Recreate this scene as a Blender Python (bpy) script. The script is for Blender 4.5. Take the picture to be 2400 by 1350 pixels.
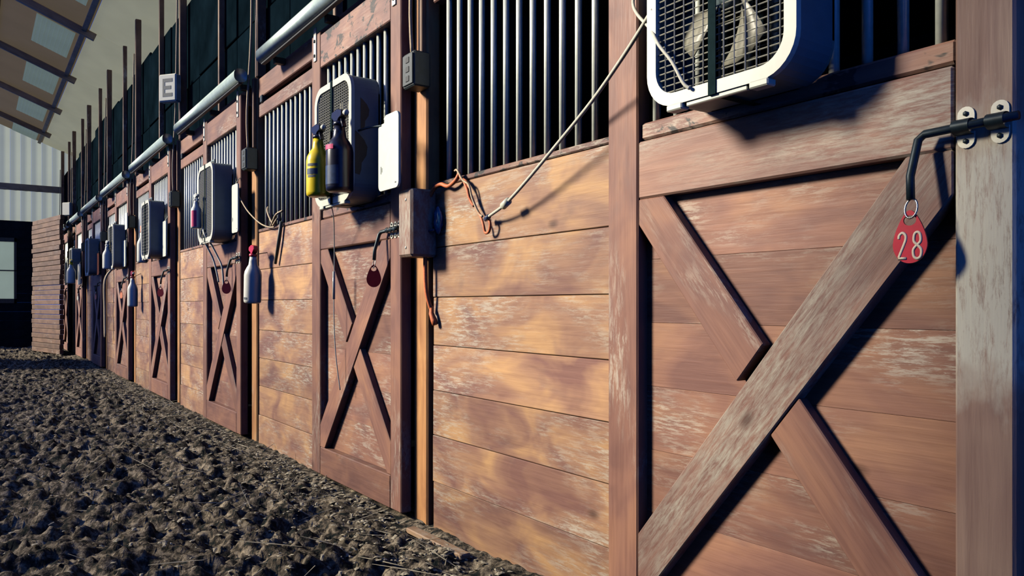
import bpy, bmesh, math, random
import numpy as np
from mathutils import Matrix, Vector, noise

random.seed(7)
for o in list(bpy.data.objects):
    bpy.data.objects.remove(o)
scene = bpy.context.scene
C = scene.collection

# ------------------------------------------------------------------ camera
YAW = math.atan(1260 / 1800)
cam_data = bpy.data.cameras.new('camera')
cam_data.sensor_width = 36.0
cam_data.lens = 27.0
cam_data.shift_y = 40 / 2400
cam_data.clip_start = 0.02
cam = bpy.data.objects.new('camera', cam_data)
cam.location = (-1.6, 0.0, 0.95)
cam.rotation_euler = (math.pi / 2, 0, -YAW)
C.objects.link(cam)
scene.camera = cam

# ------------------------------------------------------------------ world, sun, exposure
world = bpy.data.worlds.new('world')
scene.world = world
world.use_nodes = True
bg = world.node_tree.nodes['Background']
bg.inputs[0].default_value = (0.012, 0.078, 0.42, 1)
bg.inputs[1].default_value = 1.6
scene.cycles.diffuse_bounces = 0

sun_data = bpy.data.lights.new('sun', 'SUN')
sun_data.energy = 6.7
sun_data.angle = math.radians(13)
sun_data.color = (1.0, 0.92, 0.75)
sun = bpy.data.objects.new('sun', sun_data)
sun.rotation_euler = Vector((-1.0, 0.74, 0.60)).to_track_quat('Z', 'Y').to_euler()
C.objects.link(sun)

vs = scene.view_settings
vs.view_transform = 'Standard'
vs.look = 'None'
vs.exposure = 0.0
vs.gamma = 1.0
vs.use_curve_mapping = False

# ------------------------------------------------------------------ node helpers
def srgb(r, g, b):
    def f(c):
        c /= 255.0
        return c / 12.92 if c <= 0.04045 else ((c + 0.055) / 1.055) ** 2.4
    return (f(r), f(g), f(b), 1)


class NT:
    def __init__(self, name):
        self.m = bpy.data.materials.new(name)
        self.m.use_nodes = True
        self.t = self.m.node_tree
        self.b = self.t.nodes['Principled BSDF']
        self.out = self.t.nodes['Material Output']

    def n(self, typ, **kw):
        nd = self.t.nodes.new(typ)
        for k, v in kw.items():
            if k.startswith('i_'):
                key = k[2:]
                key = int(key) if key.isdigit() else key
                self.put(nd.inputs[key], v)
            else:
                setattr(nd, k, v)
        return nd

    def put(self, sock, v):
        if isinstance(v, bpy.types.NodeSocket):
            self.t.links.new(v, sock)
        else:
            sock.default_value = v

    def math(self, op, a, b=0.0, clamp=False):
        nd = self.n('ShaderNodeMath', operation=op, use_clamp=clamp)
        self.put(nd.inputs[0], a)
        self.put(nd.inputs[1], b)
        return nd.outputs[0]

    def vmul(self, v, s):
        nd = self.n('ShaderNodeVectorMath', operation='MULTIPLY')
        self.put(nd.inputs[0], v)
        nd.inputs[1].default_value = s
        return nd.outputs[0]

    def noise(self, v, scale=1.0, detail=3.0, rough=0.55, dist=0.0):
        nd = self.n('ShaderNodeTexNoise')
        self.put(nd.inputs['Vector'], v)
        nd.inputs['Scale'].default_value = scale
        nd.inputs['Detail'].default_value = detail
        nd.inputs['Roughness'].default_value = rough
        nd.inputs['Distortion'].default_value = dist
        return nd.outputs[0]

    def ramp(self, f, stops):
        nd = self.n('ShaderNodeValToRGB')
        self.put(nd.inputs[0], f)
        e = nd.color_ramp.elements
        while len(e) < len(stops):
            e.new(0.5)
        for i, (p, c) in enumerate(stops):
            e[i].position = p
            e[i].color = c if len(c) == 4 else (*c, 1)
        return nd.outputs[0]

    def step(self, f, a, b):
        nd = self.n('ShaderNodeMapRange', clamp=True)
        self.put(nd.inputs[0], f)
        nd.inputs[1].default_value = a
        nd.inputs[2].default_value = b
        return nd.outputs[0]

    def mix(self, fac, a, b, mode='MIX'):
        nd = self.n('ShaderNodeMix', data_type='RGBA', blend_type=mode)
        self.put(nd.inputs[0], fac)
        self.put(nd.inputs[6], a)
        self.put(nd.inputs[7], b)
        return nd.outputs[2]

    def set(self, **kw):
        names = {'color': 'Base Color', 'rough': 'Roughness', 'metal': 'Metallic', 'spec': 'Specular IOR Level',
                 'normal': 'Normal', 'trans': 'Transmission Weight', 'alpha': 'Alpha', 'ior': 'IOR'}
        for k, v in kw.items():
            self.put(self.b.inputs[names[k]], v)
        return self

    def bump(self, h, strength=0.3, dist=0.004):
        nd = self.n('ShaderNodeBump')
        nd.inputs['Strength'].default_value = strength
        nd.inputs['Distance'].default_value = dist
        self.put(nd.inputs['Height'], h)
        self.put(self.b.inputs['Normal'], nd.outputs[0])


def wood(name, dark, mid, light, wear=0.25, pale=(0.62, 0.56, 0.46, 1), rough=0.55, grime=0.35, zs=1.0, lo=0.48, hi=0.585, mould=0.0, band=None):
    """Stained plank: local Y is the grain direction."""
    t = NT(name)
    tc = t.n('ShaderNodeTexCoord').outputs['Object']
    rnd = t.n('ShaderNodeObjectInfo').outputs['Random']
    off = t.n('ShaderNodeCombineXYZ')
    t.put(off.inputs[0], t.math('MULTIPLY', rnd, 17.0))
    t.put(off.inputs[1], t.math('MULTIPLY', rnd, 91.0))
    t.put(off.inputs[2], t.math('MULTIPLY', rnd, 43.0))
    add = t.n('ShaderNodeVectorMath', operation='ADD')
    t.put(add.inputs[0], tc)
    t.put(add.inputs[1], off.outputs[0])
    v = add.outputs[0]
    grain = t.noise(t.vmul(v, (30, 3.2, 70)), 1.0, 5, 0.65, 0.6)
    fine = t.noise(t.vmul(v, (60, 9, 260)), 1.0, 3, 0.6)
    patch = t.noise(t.vmul(v, (3, 2.6, 5.5)), 1.0, 3, 0.55, 0.8)
    col = t.ramp(patch, [(0.34, dark), (0.5, mid), (0.68, light)])
    g = t.ramp(grain, [(0.25, (0.74, 0.69, 0.70)), (0.5, (0.96, 0.95, 0.94)), (0.75, (1.10, 1.09, 1.06))])
    col = t.mix(1.0, col, g, 'MULTIPLY')
    # grey-violet grime smears
    gm = t.step(t.noise(t.vmul(v, (4, 3.4, 9)), 1.0, 4, 0.6, 0.5), 0.55, 0.72)
    col = t.mix(t.math('MULTIPLY', gm, grime), col, (0.16, 0.105, 0.10, 1))
    # worn streaks where the stain has gone
    zone = t.step(t.noise(t.vmul(v, (2, 1.7 * zs, 4.5 * zs)), 1.0, 3, 0.6), 0.62 - wear * 0.55, 0.80 - wear * 0.45)
    if band:
        yy = t.n('ShaderNodeSeparateXYZ', i_0=tc).outputs[1]
        wob = t.math('ADD', yy, t.math('MULTIPLY', t.noise(t.vmul(v, (8, 9, 22)), 1.0, 4, 0.65), 0.22))
        zone = t.math('MULTIPLY', t.step(wob, band[0] + 0.02, band[0] + 0.14), t.step(wob, band[1] + 0.2, band[1] + 0.06))
    streak = t.step(t.noise(t.vmul(v, (30, 13, 95)), 1.0, 6, 0.78, 0.25), lo, hi)
    col = t.mix(t.math('MULTIPLY', t.math('MULTIPLY', zone, streak), 0.75), col, pale)
    if mould:
        mb = t.step(t.noise(t.vmul(v, (9, 9, 16)), 1.0, 4, 0.65, 0.4), 0.66 - mould, 0.70 - mould)
        col = t.mix(t.math('MULTIPLY', mb, 0.85), col, (0.022, 0.034, 0.036, 1))
    # knots
    vo = t.n('ShaderNodeTexVoronoi')
    t.put(vo.inputs['Vector'], t.vmul(v, (1.5, 2.3, 4.2)))
    vo.inputs['Scale'].default_value = 1.0
    kn = t.math('SUBTRACT', 1.0, t.step(vo.outputs['Distance'], 0.03, 0.085))
    col = t.mix(t.math('MULTIPLY', kn, 0.75), col, (0.07, 0.03, 0.022, 1))
    # board to board difference
    br = t.math('ADD', t.math('MULTIPLY', rnd, 0.34), 0.83)
    cb = t.n('ShaderNodeCombineXYZ')
    for i in range(3):
        t.put(cb.inputs[i], br)
    col = t.mix(1.0, col, cb.outputs[0], 'MULTIPLY')
    t.set(color=col, rough=t.math('ADD', t.math('MULTIPLY', fine, 0.3), rough - 0.12), spec=0.35)
    h = t.math('ADD', t.math('MULTIPLY', grain, 0.7), t.math('MULTIPLY', fine, 0.3))
    t.bump(h, 0.35, 0.003)
    return t.m


def plain(name, col, rough=0.5, metal=0.0, var=0.12, scale=25.0, spec=0.5):
    t = NT(name)
    tc = t.n('ShaderNodeTexCoord').outputs['Object']
    nz = t.noise(tc, scale, 4, 0.6)
    c = t.mix(t.step(nz, 0.3, 0.75), tuple(x * (1 - var) for x in col[:3]) + (1,), tuple(min(1, x * (1 + var)) for x in col[:3]) + (1,))
    t.set(color=c, rough=rough, metal=metal, spec=spec)
    t.bump(nz, 0.08, 0.001)
    return t.m


M = {}
M['wood_board'] = wood('wood_board', (0.25, 0.122, 0.098, 1), (0.40, 0.220, 0.138, 1), (0.60, 0.345, 0.165, 1), 0.33)
M['wood_door'] = wood('wood_door', (0.23, 0.11, 0.088, 1), (0.31, 0.152, 0.108, 1), (0.40, 0.205, 0.125, 1), 0.27)  # door boards darkened in colour to stand in for light falling off
M['wood_frame'] = wood('wood_frame', (0.20, 0.096, 0.078, 1), (0.28, 0.137, 0.100, 1), (0.36, 0.178, 0.112, 1), 0.16)
M['wood_worn'] = wood('wood_worn', (0.21, 0.108, 0.088, 1), (0.28, 0.148, 0.115, 1), (0.36, 0.195, 0.14, 1), 0.34, pale=(0.52, 0.50, 0.41, 1), zs=0.7, lo=0.40, hi=0.62)
M['wood_sill'] = wood('wood_sill', (0.20, 0.105, 0.092, 1), (0.29, 0.155, 0.122, 1), (0.37, 0.20, 0.14, 1), 0.20, mould=0.12)
M['wood_bare'] = wood('wood_bare', (0.22, 0.13, 0.10, 1), (0.30, 0.19, 0.15, 1), (0.40, 0.28, 0.21, 1), 0.58, pale=(0.64, 0.64, 0.53, 1), zs=0.55, lo=0.30, hi=0.50, band=(-0.40, 0.03))
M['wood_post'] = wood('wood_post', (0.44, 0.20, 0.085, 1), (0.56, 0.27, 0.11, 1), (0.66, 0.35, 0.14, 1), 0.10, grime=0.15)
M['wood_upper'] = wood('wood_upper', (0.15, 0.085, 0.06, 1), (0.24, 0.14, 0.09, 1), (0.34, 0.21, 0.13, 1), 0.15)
M['wood_pale'] = wood('wood_pale', (0.40, 0.24, 0.14, 1), (0.50, 0.32, 0.19, 1), (0.58, 0.38, 0.22, 1), 0.2)
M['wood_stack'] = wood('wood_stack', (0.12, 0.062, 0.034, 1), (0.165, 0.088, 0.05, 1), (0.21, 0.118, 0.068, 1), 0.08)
M['wood_rafter'] = wood('wood_rafter', (0.34, 0.25, 0.17, 1), (0.44, 0.33, 0.22, 1), (0.52, 0.40, 0.27, 1), 0.1)
M['galvanised'] = plain('galvanised', (0.80, 0.84, 0.74, 1), 0.35, 0.15, 0.10, 40)
M['track_steel'] = plain('track_steel', (0.36, 0.45, 0.42, 1), 0.45, 0.4, 0.15, 20)
M['zinc'] = plain('zinc', (0.80, 0.78, 0.66, 1), 0.42, 0.15, 0.08, 60)
M['dark_iron'] = plain('dark_iron', (0.018, 0.035, 0.045, 1), 0.45, 0.3, 0.3, 60)
M['ring_steel'] = plain('ring_steel', (0.35, 0.37, 0.36, 1), 0.3, 0.9, 0.1, 60)
M['fan_white'] = plain('fan_white', (0.72, 0.72, 0.60, 1), 0.4, 0.0, 0.06, 30)
M['fan_wire'] = plain('fan_wire', (0.55, 0.54, 0.44, 1), 0.5, 0.0, 0.15, 60)
M['fan_grey'] = plain('fan_grey', (0.16, 0.22, 0.24, 1), 0.5, 0.0, 0.15, 9)
M['fan_blade'] = plain('fan_blade', (0.42, 0.40, 0.32, 1), 0.4, 0.0, 0.1, 20)
M['black_rubber'] = plain('black_rubber', (0.012, 0.016, 0.022, 1), 0.6, 0.0, 0.3, 40)
M['strap_web'] = plain('strap_web', (0.010, 0.024, 0.028, 1), 0.9, 0.0, 0.2, 60, 0.05)
M['box_dark'] = plain('box_dark', (0.035, 0.05, 0.055, 1), 0.5, 0.0, 0.3, 30)
M['red_tag'] = plain('red_tag', (0.62, 0.012, 0.045, 1), 0.35, 0.0, 0.1, 40)
M['tag_print'] = plain('tag_print', (0.78, 0.66, 0.50, 1), 0.6, 0.0, 0.05, 40)
M['dark_red_tag'] = plain('dark_red_tag', (0.28, 0.014, 0.025, 1), 0.35, 0.0, 0.15, 40)
M['white_board'] = plain('white_board', (0.82, 0.86, 0.74, 1), 0.35, 0.0, 0.04, 30)
M['paper_white'] = plain('paper_white', (0.76, 0.76, 0.66, 1), 0.6, 0.0, 0.05, 40)
M['orange_sheet'] = plain('orange_sheet', (0.75, 0.22, 0.10, 1), 0.5, 0.0, 0.08, 40)
M['ink'] = plain('ink', (0.10, 0.12, 0.14, 1), 0.6, 0.0, 0.1, 50)
M['yellow_plastic'] = plain('yellow_plastic', (0.95, 0.70, 0.02, 1), 0.32, 0.0, 0.06, 20)
M['black_plastic'] = plain('black_plastic', (0.012, 0.014, 0.035, 1), 0.28, 0.0, 0.3, 30)
M['blue_label'] = plain('blue_label', (0.03, 0.06, 0.14, 1), 0.35, 0.0, 0.3, 60)
M['pink_print'] = plain('pink_print', (0.80, 0.04, 0.19, 1), 0.5, 0.0, 0.1, 50)
M['white_plastic'] = plain('white_plastic', (0.82, 0.82, 0.72, 1), 0.35, 0.0, 0.04, 30)
M['red_plastic'] = plain('red_plastic', (0.62, 0.03, 0.06, 1), 0.35, 0.0, 0.1, 30)
M['orange_twine'] = plain('orange_twine', (0.78, 0.20, 0.075, 1), 0.6, 0.0, 0.25, 90)
M['tan_twine'] = plain('tan_twine', (0.55, 0.42, 0.27, 1), 0.7, 0.0, 0.2, 90)
M['white_cord'] = plain('white_cord', (0.62, 0.60, 0.50, 1), 0.6, 0.0, 0.12, 70)
M['blue_plastic'] = plain('blue_plastic', (0.03, 0.14, 0.30, 1), 0.25, 0.0, 0.5, 60)
M['stall_dark'] = plain('stall_dark', (0.020, 0.024, 0.030, 1), 0.9, 0.0, 0.4, 3, 0.1)  # near-black with a blue cast: stall shade put into the colour
M['loft_shade'] = plain('loft_shade', (0.004, 0.010, 0.015, 1), 0.95, 0.0, 0.5, 2.2, 0.0)
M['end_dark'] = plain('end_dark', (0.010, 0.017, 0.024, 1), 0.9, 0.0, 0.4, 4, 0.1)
M['clear_plastic'] = plain('clear_plastic', (0.55, 0.58, 0.52, 1), 0.15, 0.0, 0.1, 40)


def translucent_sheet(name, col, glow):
    """Daylit fibreglass sheet: passes light and emits a soft glow set in place of daylight behind it."""
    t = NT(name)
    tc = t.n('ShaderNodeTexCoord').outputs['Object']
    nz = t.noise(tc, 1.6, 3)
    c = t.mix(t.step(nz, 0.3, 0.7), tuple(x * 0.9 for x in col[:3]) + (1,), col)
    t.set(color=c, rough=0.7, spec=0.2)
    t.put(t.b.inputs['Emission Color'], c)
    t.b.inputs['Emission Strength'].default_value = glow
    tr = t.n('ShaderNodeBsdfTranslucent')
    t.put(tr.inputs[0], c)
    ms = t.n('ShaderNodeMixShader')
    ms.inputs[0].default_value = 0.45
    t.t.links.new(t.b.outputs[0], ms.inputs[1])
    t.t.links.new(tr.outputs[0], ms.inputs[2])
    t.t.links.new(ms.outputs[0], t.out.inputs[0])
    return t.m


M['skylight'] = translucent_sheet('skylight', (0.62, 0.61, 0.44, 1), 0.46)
M['ply_glow'] = translucent_sheet('ply_glow', (0.32, 0.25, 0.16, 1), 0.36)  # brown roof sheathing, given a glow in place of bounced light
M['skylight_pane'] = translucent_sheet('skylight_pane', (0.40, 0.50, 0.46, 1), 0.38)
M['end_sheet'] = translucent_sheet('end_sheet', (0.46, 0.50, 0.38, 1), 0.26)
M['arena_glow'] = translucent_sheet('arena_glow', (0.80, 0.84, 0.72, 1), 0.75)  # glow of an unseen wall, added to brighten bars and stall fronts
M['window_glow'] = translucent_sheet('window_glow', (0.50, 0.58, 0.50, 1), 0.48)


def ground_material():
    t = NT('footing')
    p = t.n('ShaderNodeNewGeometry').outputs['Position']
    big = t.noise(p, 2.6, 4, 0.6, 0.4)
    clod = t.noise(p, 24, 5, 0.72, 0.3)
    fine = t.noise(p, 110, 3, 0.7)
    c = t.ramp(clod, [(0.40, (0.016, 0.022, 0.022)), (0.49, (0.11, 0.088, 0.066)), (0.60, (0.40, 0.33, 0.24))])
    c = t.mix(t.step(fine, 0.45, 0.75), c, t.mix(1.0, c, (1.9, 1.8, 1.6, 1), 'MULTIPLY'))
    c = t.mix(t.step(big, 0.38, 0.66), t.mix(1.0, c, (0.55, 0.55, 0.55, 1), 'MULTIPLY'), c)
    t.set(color=c, rough=0.95, spec=0.1)
    t.bump(t.math('ADD', clod, t.math('MULTIPLY', fine, 0.5)), 0.6, 0.012)
    return t.m


M['footing'] = ground_material()
M['chip'] = plain('chip', (0.50, 0.43, 0.30, 1), 0.85, 0.0, 0.35, 6)

# ------------------------------------------------------------------ mesh and object helpers
WM = {}
I4 = Matrix.Identity(4)


def mesh_from(verts, faces, name, smooth=False):
    me = bpy.data.meshes.new(name)
    me.from_pydata([tuple(v) for v in verts], [], faces)
    me.update()
    if smooth:
        me.polygons.foreach_set('use_smooth', [True] * len(me.polygons))
    return me


def bm_mesh(bm, name, smooth=False):
    me = bpy.data.meshes.new(name)
    bmesh.ops.recalc_face_normals(bm, faces=bm.faces)
    bm.to_mesh(me)
    bm.free()
    if smooth:
        me.polygons.foreach_set('use_smooth', [True] * len(me.polygons))
    return me


def link(name, me, mat, parent, world):
    o = bpy.data.objects.new(name, me)
    C.objects.link(o)
    if me is not None and mat and not me.materials:
        me.materials.append(M[mat])
    elif me is not None and mat and me.materials[0] != M[mat]:
        o.material_slots[0].link = 'OBJECT'
        o.material_slots[0].material = M[mat]
    if parent is not None:
        o.parent = parent
        o.matrix_basis = WM[parent.name].inverted() @ world
    else:
        o.matrix_basis = world
    WM[o.name] = world.copy()
    return o


def T(x, y, z):
    return Matrix.Translation((x, y, z))


def thing(name, label, cat, loc, group=None):
    o = link(name, None, None, None, T(*loc))
    o.empty_display_size = 0.1
    tag(o, label, cat, group)
    return o


def tag(o, label=None, cat=None, group=None, kind=None):
    for k, v in (('label', label), ('category', cat), ('group', group), ('kind', kind)):
        if v:
            o[k] = v
    return o


_cache = {}


def box_mesh(sx, sy, sz, bev=0.003):
    key = ('box', round(sx, 4), round(sy, 4), round(sz, 4), bev)
    if key not in _cache:
        bm = bmesh.new()
        bmesh.ops.create_cube(bm, size=1.0)
        for v in bm.verts:
            v.co.x *= sx
            v.co.y *= sy
            v.co.z *= sz
        if bev > 0:
            bmesh.ops.bevel(bm, geom=list(bm.edges), offset=min(bev, 0.45 * min(sx, sy, sz)), segments=1, affect='EDGES')
        _cache[key] = bm_mesh(bm, 'box')
    return _cache[key]


def box(name, x0, x1, y0, y1, z0, z1, mat, parent=None, bev=0.003, rot=None):
    """Axis-aligned box whose local Y is world Y (horizontal grain)."""
    me = box_mesh(abs(x1 - x0), abs(y1 - y0), abs(z1 - z0), bev).copy() if parent is None else box_mesh(abs(x1 - x0), abs(y1 - y0), abs(z1 - z0), bev)
    w = T((x0 + x1) / 2, (y0 + y1) / 2, (z0 + z1) / 2)
    if rot is not None:
        w = w @ rot
    return link(name, me, mat, parent, w)


RX90 = Matrix.Rotation(math.pi / 2, 4, 'X')


def upright(name, x0, x1, y0, y1, z0, z1, mat, parent=None, bev=0.003, rot=None):
    """Vertical plank: local Y (grain) points up."""
    me = box_mesh(abs(x1 - x0), abs(z1 - z0), abs(y1 - y0), bev)
    if parent is None:
        me = me.copy()
    w = T((x0 + x1) / 2, (y0 + y1) / 2, (z0 + z1) / 2) @ RX90
    if rot is not None:
        w = w @ rot
    return link(name, me, mat, parent, w)


def clip_poly(poly, n, c):
    out = []
    for i in range(len(poly)):
        a, b = poly[i], poly[(i + 1) % len(poly)]
        da, db = a[0] * n[0] + a[1] * n[1] - c, b[0] * n[0] + b[1] * n[1] - c
        if da <= 0:
            out.append(a)
        if (da < 0 < db) or (db < 0 < da):
            k = da / (da - db)
            out.append((a[0] + (b[0] - a[0]) * k, a[1] + (b[1] - a[1]) * k))
    return out


def prism_mesh(poly, x0, x1, name, bev=0.0, ang=0.0):
    """Extrude a (y,z) polygon along X. Local frame is turned so that local Y runs along `ang`."""
    ca, sa = math.cos(ang), math.sin(ang)
    loc = [(ca * y + sa * z, -sa * y + ca * z) for y, z in poly]
    bm = bmesh.new()
    a = [bm.verts.new((x0, p[0], p[1])) for p in loc]
    b = [bm.verts.new((x1, p[0], p[1])) for p in loc]
    bm.faces.new(a)
    bm.faces.new(b[::-1])
    n = len(loc)
    for i in range(n):
        bm.faces.new((a[i], b[i], b[(i + 1) % n], a[(i + 1) % n]))
    if bev:
        bmesh.ops.bevel(bm, geom=list(bm.edges), offset=bev, segments=1, affect='EDGES')
    return bm_mesh(bm, name)


def smooth_pts(pts, sub=6):
    pts = [Vector(p) for p in pts]
    if len(pts) < 3:
        return pts
    out = []
    for i in range(len(pts) - 1):
        p0 = pts[max(i - 1, 0)]
        p1, p2 = pts[i], pts[i + 1]
        p3 = pts[min(i + 2, len(pts) - 1)]
        for k in range(sub):
            t = k / sub
            out.append(0.5 * ((2 * p1) + (-p0 + p2) * t + (2 * p0 - 5 * p1 + 4 * p2 - p3) * t * t + (-p0 + 3 * p1 - 3 * p2 + p3) * t ** 3))
    out.append(pts[-1])
    return out


def tube_geo(pts, r, seg=8, verts=None, faces=None, closed=False):
    verts = [] if verts is None else verts
    faces = [] if faces is None else faces
    base = len(verts)
    n = len(pts)
    pts = [Vector(p) for p in pts]
    prev = None
    for i, p in enumerate(pts):
        a = pts[(i - 1) % n] if closed else pts[max(i - 1, 0)]
        b = pts[(i + 1) % n] if closed else pts[min(i + 1, n - 1)]
        d = (b - a)
        if d.length < 1e-9:
            d = Vector((0, 0, 1))
        d.normalize()
        if prev is None:
            up = Vector((0, 0, 1)) if abs(d.z) < 0.9 else Vector((1, 0, 0))
            u = d.cross(up).normalized()
        else:
            u = (prev - d * prev.dot(d))
            u = u.normalized() if u.length > 1e-6 else d.orthogonal().normalized()
        prev = u
        w = d.cross(u)
        rr = r[i] if isinstance(r, (list, tuple)) else r
        for k in range(seg):
            t = 2 * math.pi * k / seg
            verts.append(p + (u * math.cos(t) + w * math.sin(t)) * rr)
    m = n if closed else n - 1
    for i in range(m):
        j = (i + 1) % n
        for k in range(seg):
            k2 = (k + 1) % seg
            faces.append((base + i * seg + k, base + i * seg + k2, base + j * seg + k2, base + j * seg + k))
    if not closed:
        faces.append(tuple(base + k for k in range(seg))[::-1])
        faces.append(tuple(base + (n - 1) * seg + k for k in range(seg)))
    return verts, faces


def tube(name, pts, r, mat, parent=None, seg=8, closed=False, sub=0, at=None):
    if sub:
        pts = smooth_pts(pts, sub)
    pts = [Vector(p) for p in pts]
    org = Vector(at) if at is not None else pts[0].copy()
    v, f = tube_geo([p - org for p in pts], r, seg, closed=closed)
    return link(name, mesh_from(v, f, name, True), mat, parent, T(*org))


def lathe_mesh(profile, name, seg=24, sx=1.0, sy=1.0):
    v, f = [], []
    for r, z in profile:
        for k in range(seg):
            t = 2 * math.pi * k / seg
            v.append((r * math.cos(t) * sx, r * math.sin(t) * sy, z))
    n = len(profile)
    for i in range(n - 1):
        for k in range(seg):
            k2 = (k + 1) % seg
            f.append((i * seg + k, i * seg + k2, (i + 1) * seg + k2, (i + 1) * seg + k))
    f.append(tuple(range(seg))[::-1])
    f.append(tuple((n - 1) * seg + k for k in range(seg)))
    return mesh_from(v, f, name, True)


def rrect(w, h, r, seg=6, cx=0.0, cz=0.0):
    pts = []
    for (sx, sz, a0) in ((1, 1, 0), (-1, 1, 90), (-1, -1, 180), (1, -1, 270)):
        for k in range(seg + 1):
            a = math.radians(a0 + 90 * k / seg)
            pts.append((cx + sx * (w / 2 - r) + r * math.cos(a), cz + sz * (h / 2 - r) + r * math.sin(a)))
    return pts


def ring_mesh(outer, inner, x0, x1, name):
    """Frame between two matching (y,z) loops, from x0 to x1."""
    n = len(outer)
    v = [(x0, *p) for p in outer] + [(x0, *p) for p in inner] + [(x1, *p) for p in outer] + [(x1, *p) for p in inner]
    f = []
    for i in range(n):
        j = (i + 1) % n
        f.append((i, j, n + j, n + i))
        f.append((2 * n + i, 3 * n + i, 3 * n + j, 2 * n + j))
        f.append((i, 2 * n + i, 2 * n + j, j))
        f.append((n + i, n + j, 3 * n + j, 3 * n + i))
    return mesh_from(v, f, name)


# ------------------------------------------------------------------ layout numbers
PITCH = 2.44
NB = 8
END_Y = 20.3
ORD = ['nearest', 'second', 'third', 'fourth', 'fifth', 'sixth', 'seventh', 'eighth']


def ordinal(k):
    return ORD[k]


# ------------------------------------------------------------------ ground
def build_ground():
    ys = [-1.2]
    while ys[-1] < END_Y + 0.3:
        y = ys[-1]
        ys.append(y + 0.012 + max(0, y) * 0.0028)
    xs = [-6.0, -5.5, -5.0, -4.5, -4.0, -3.6, -3.2, -2.9, -2.6, -2.4, -2.2, -2.0]
    while xs[-1] < 0.10:
        xs.append(xs[-1] + 0.013)
    X, Y = np.meshgrid(np.array(xs), np.array(ys))
    rng = np.random.default_rng(3)

    def vnoise(x, y, s, seed):
        g = np.random.default_rng(seed).random((256, 256))
        x, y = x / s, y / s
        xi, yi = np.floor(x).astype(int), np.floor(y).astype(int)
        fx, fy = x - xi, y - yi
        fx, fy = fx * fx * (3 - 2 * fx), fy * fy * (3 - 2 * fy)
        a = g[xi % 256, yi % 256]
        b = g[(xi + 1) % 256, yi % 256]
        c = g[xi % 256, (yi + 1) % 256]
        d = g[(xi + 1) % 256, (yi + 1) % 256]
        return (a * (1 - fx) + b * fx) * (1 - fy) + (c * (1 - fx) + d * fx) * fy
    ca, sa = math.cos(0.6), math.sin(0.6)
    U, V = ca * X - sa * Y, sa * X + ca * Y
    sm = lambda q: np.clip((q - 0.38) / 0.30, 0, 1)
    lumps = 0.020 * sm(vnoise(U, V, 0.16, 2)) + 0.026 * sm(vnoise(X, Y, 0.085, 3)) + 0.026 * sm(vnoise(U + 3, V, 0.052, 4)) + 0.022 * sm(vnoise(X, Y + 5, 0.034, 5)) + 0.016 * vnoise(U, V, 0.020, 6)
    Z = 0.05 * (vnoise(X, Y, 0.62, 1) - 0.5) + lumps - 0.05
    near = np.clip((X + 0.45) / 0.45, 0, 1)
    Z = Z * (1 - 0.75 * near) + 0.012 * near - 0.004
    Z = np.where(X > 0.02, np.minimum(Z, 0.012), Z)
    ny, nx = X.shape
    V3 = np.stack([X, Y, Z], -1).reshape(-1, 3)
    idx = np.arange(ny * nx).reshape(ny, nx)
    F = np.stack([idx[:-1, :-1], idx[:-1, 1:], idx[1:, 1:], idx[1:, :-1]], -1).reshape(-1, 4)
    me = bpy.data.meshes.new('floor')
    me.vertices.add(len(V3))
    me.vertices.foreach_set('co', V3.ravel())
    me.loops.add(F.size)
    me.loops.foreach_set('vertex_index', F.ravel())
    me.polygons.add(len(F))
    me.polygons.foreach_set('loop_start', np.arange(0, F.size, 4))
    me.polygons.foreach_set('use_smooth', np.ones(len(F), bool))
    me.update(calc_edges=True)
    o = link('floor', me, 'footing', None, I4)
    tag(o, 'churned dark sand footing with clods along the stalls', 'ground', kind='structure')
    # shavings and chips, thickest along the foot of the stalls
    v, f = [], []
    for i in range(7000):
        y = 0.4 + rng.random() ** 1.7 * 15
        spread = rng.exponential(0.40) if rng.random() < 0.72 else rng.random() * 1.9
        x = -0.06 - spread
        if x < -2.0:
            continue
        xi = min(max(int(np.searchsorted(xs, x)), 0), nx - 1)
        yi = min(max(int(np.searchsorted(ys, y)), 0), ny - 1)
        z = Z[yi, xi] + 0.003
        L = 0.004 + rng.random() * 0.009
        W = 0.004 + rng.random() * 0.006
        if rng.random() < 0.05:
            L, W = 0.05 + rng.random() * 0.09, 0.0018
        a = rng.random() * math.pi
        tilt = rng.normal() * 0.3
        dx, dy, dz = math.cos(a) * L, math.sin(a) * L, tilt * L
        px, py = -math.sin(a) * W, math.cos(a) * W
        b0 = len(v)
        h = 0.0035
        for (s, t) in ((-1, -1), (1, -1), (1, 1), (-1, 1)):
            v.append((x + s * dx + t * px, y + s * dy + t * py, z + s * dz))
        v.append((x, y, z + h))
        f += [(b0, b0 + 1, b0 + 4), (b0 + 1, b0 + 2, b0 + 4), (b0 + 2, b0 + 3, b0 + 4), (b0 + 3, b0, b0 + 4)]
    o = link('wood_shavings', mesh_from(v, f, 'wood_shavings'), 'chip', None, I4)
    tag(o, 'pale wood shavings and straw strewn on the dark sand by the stalls', 'shavings', kind='stuff')


build_ground()


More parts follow.
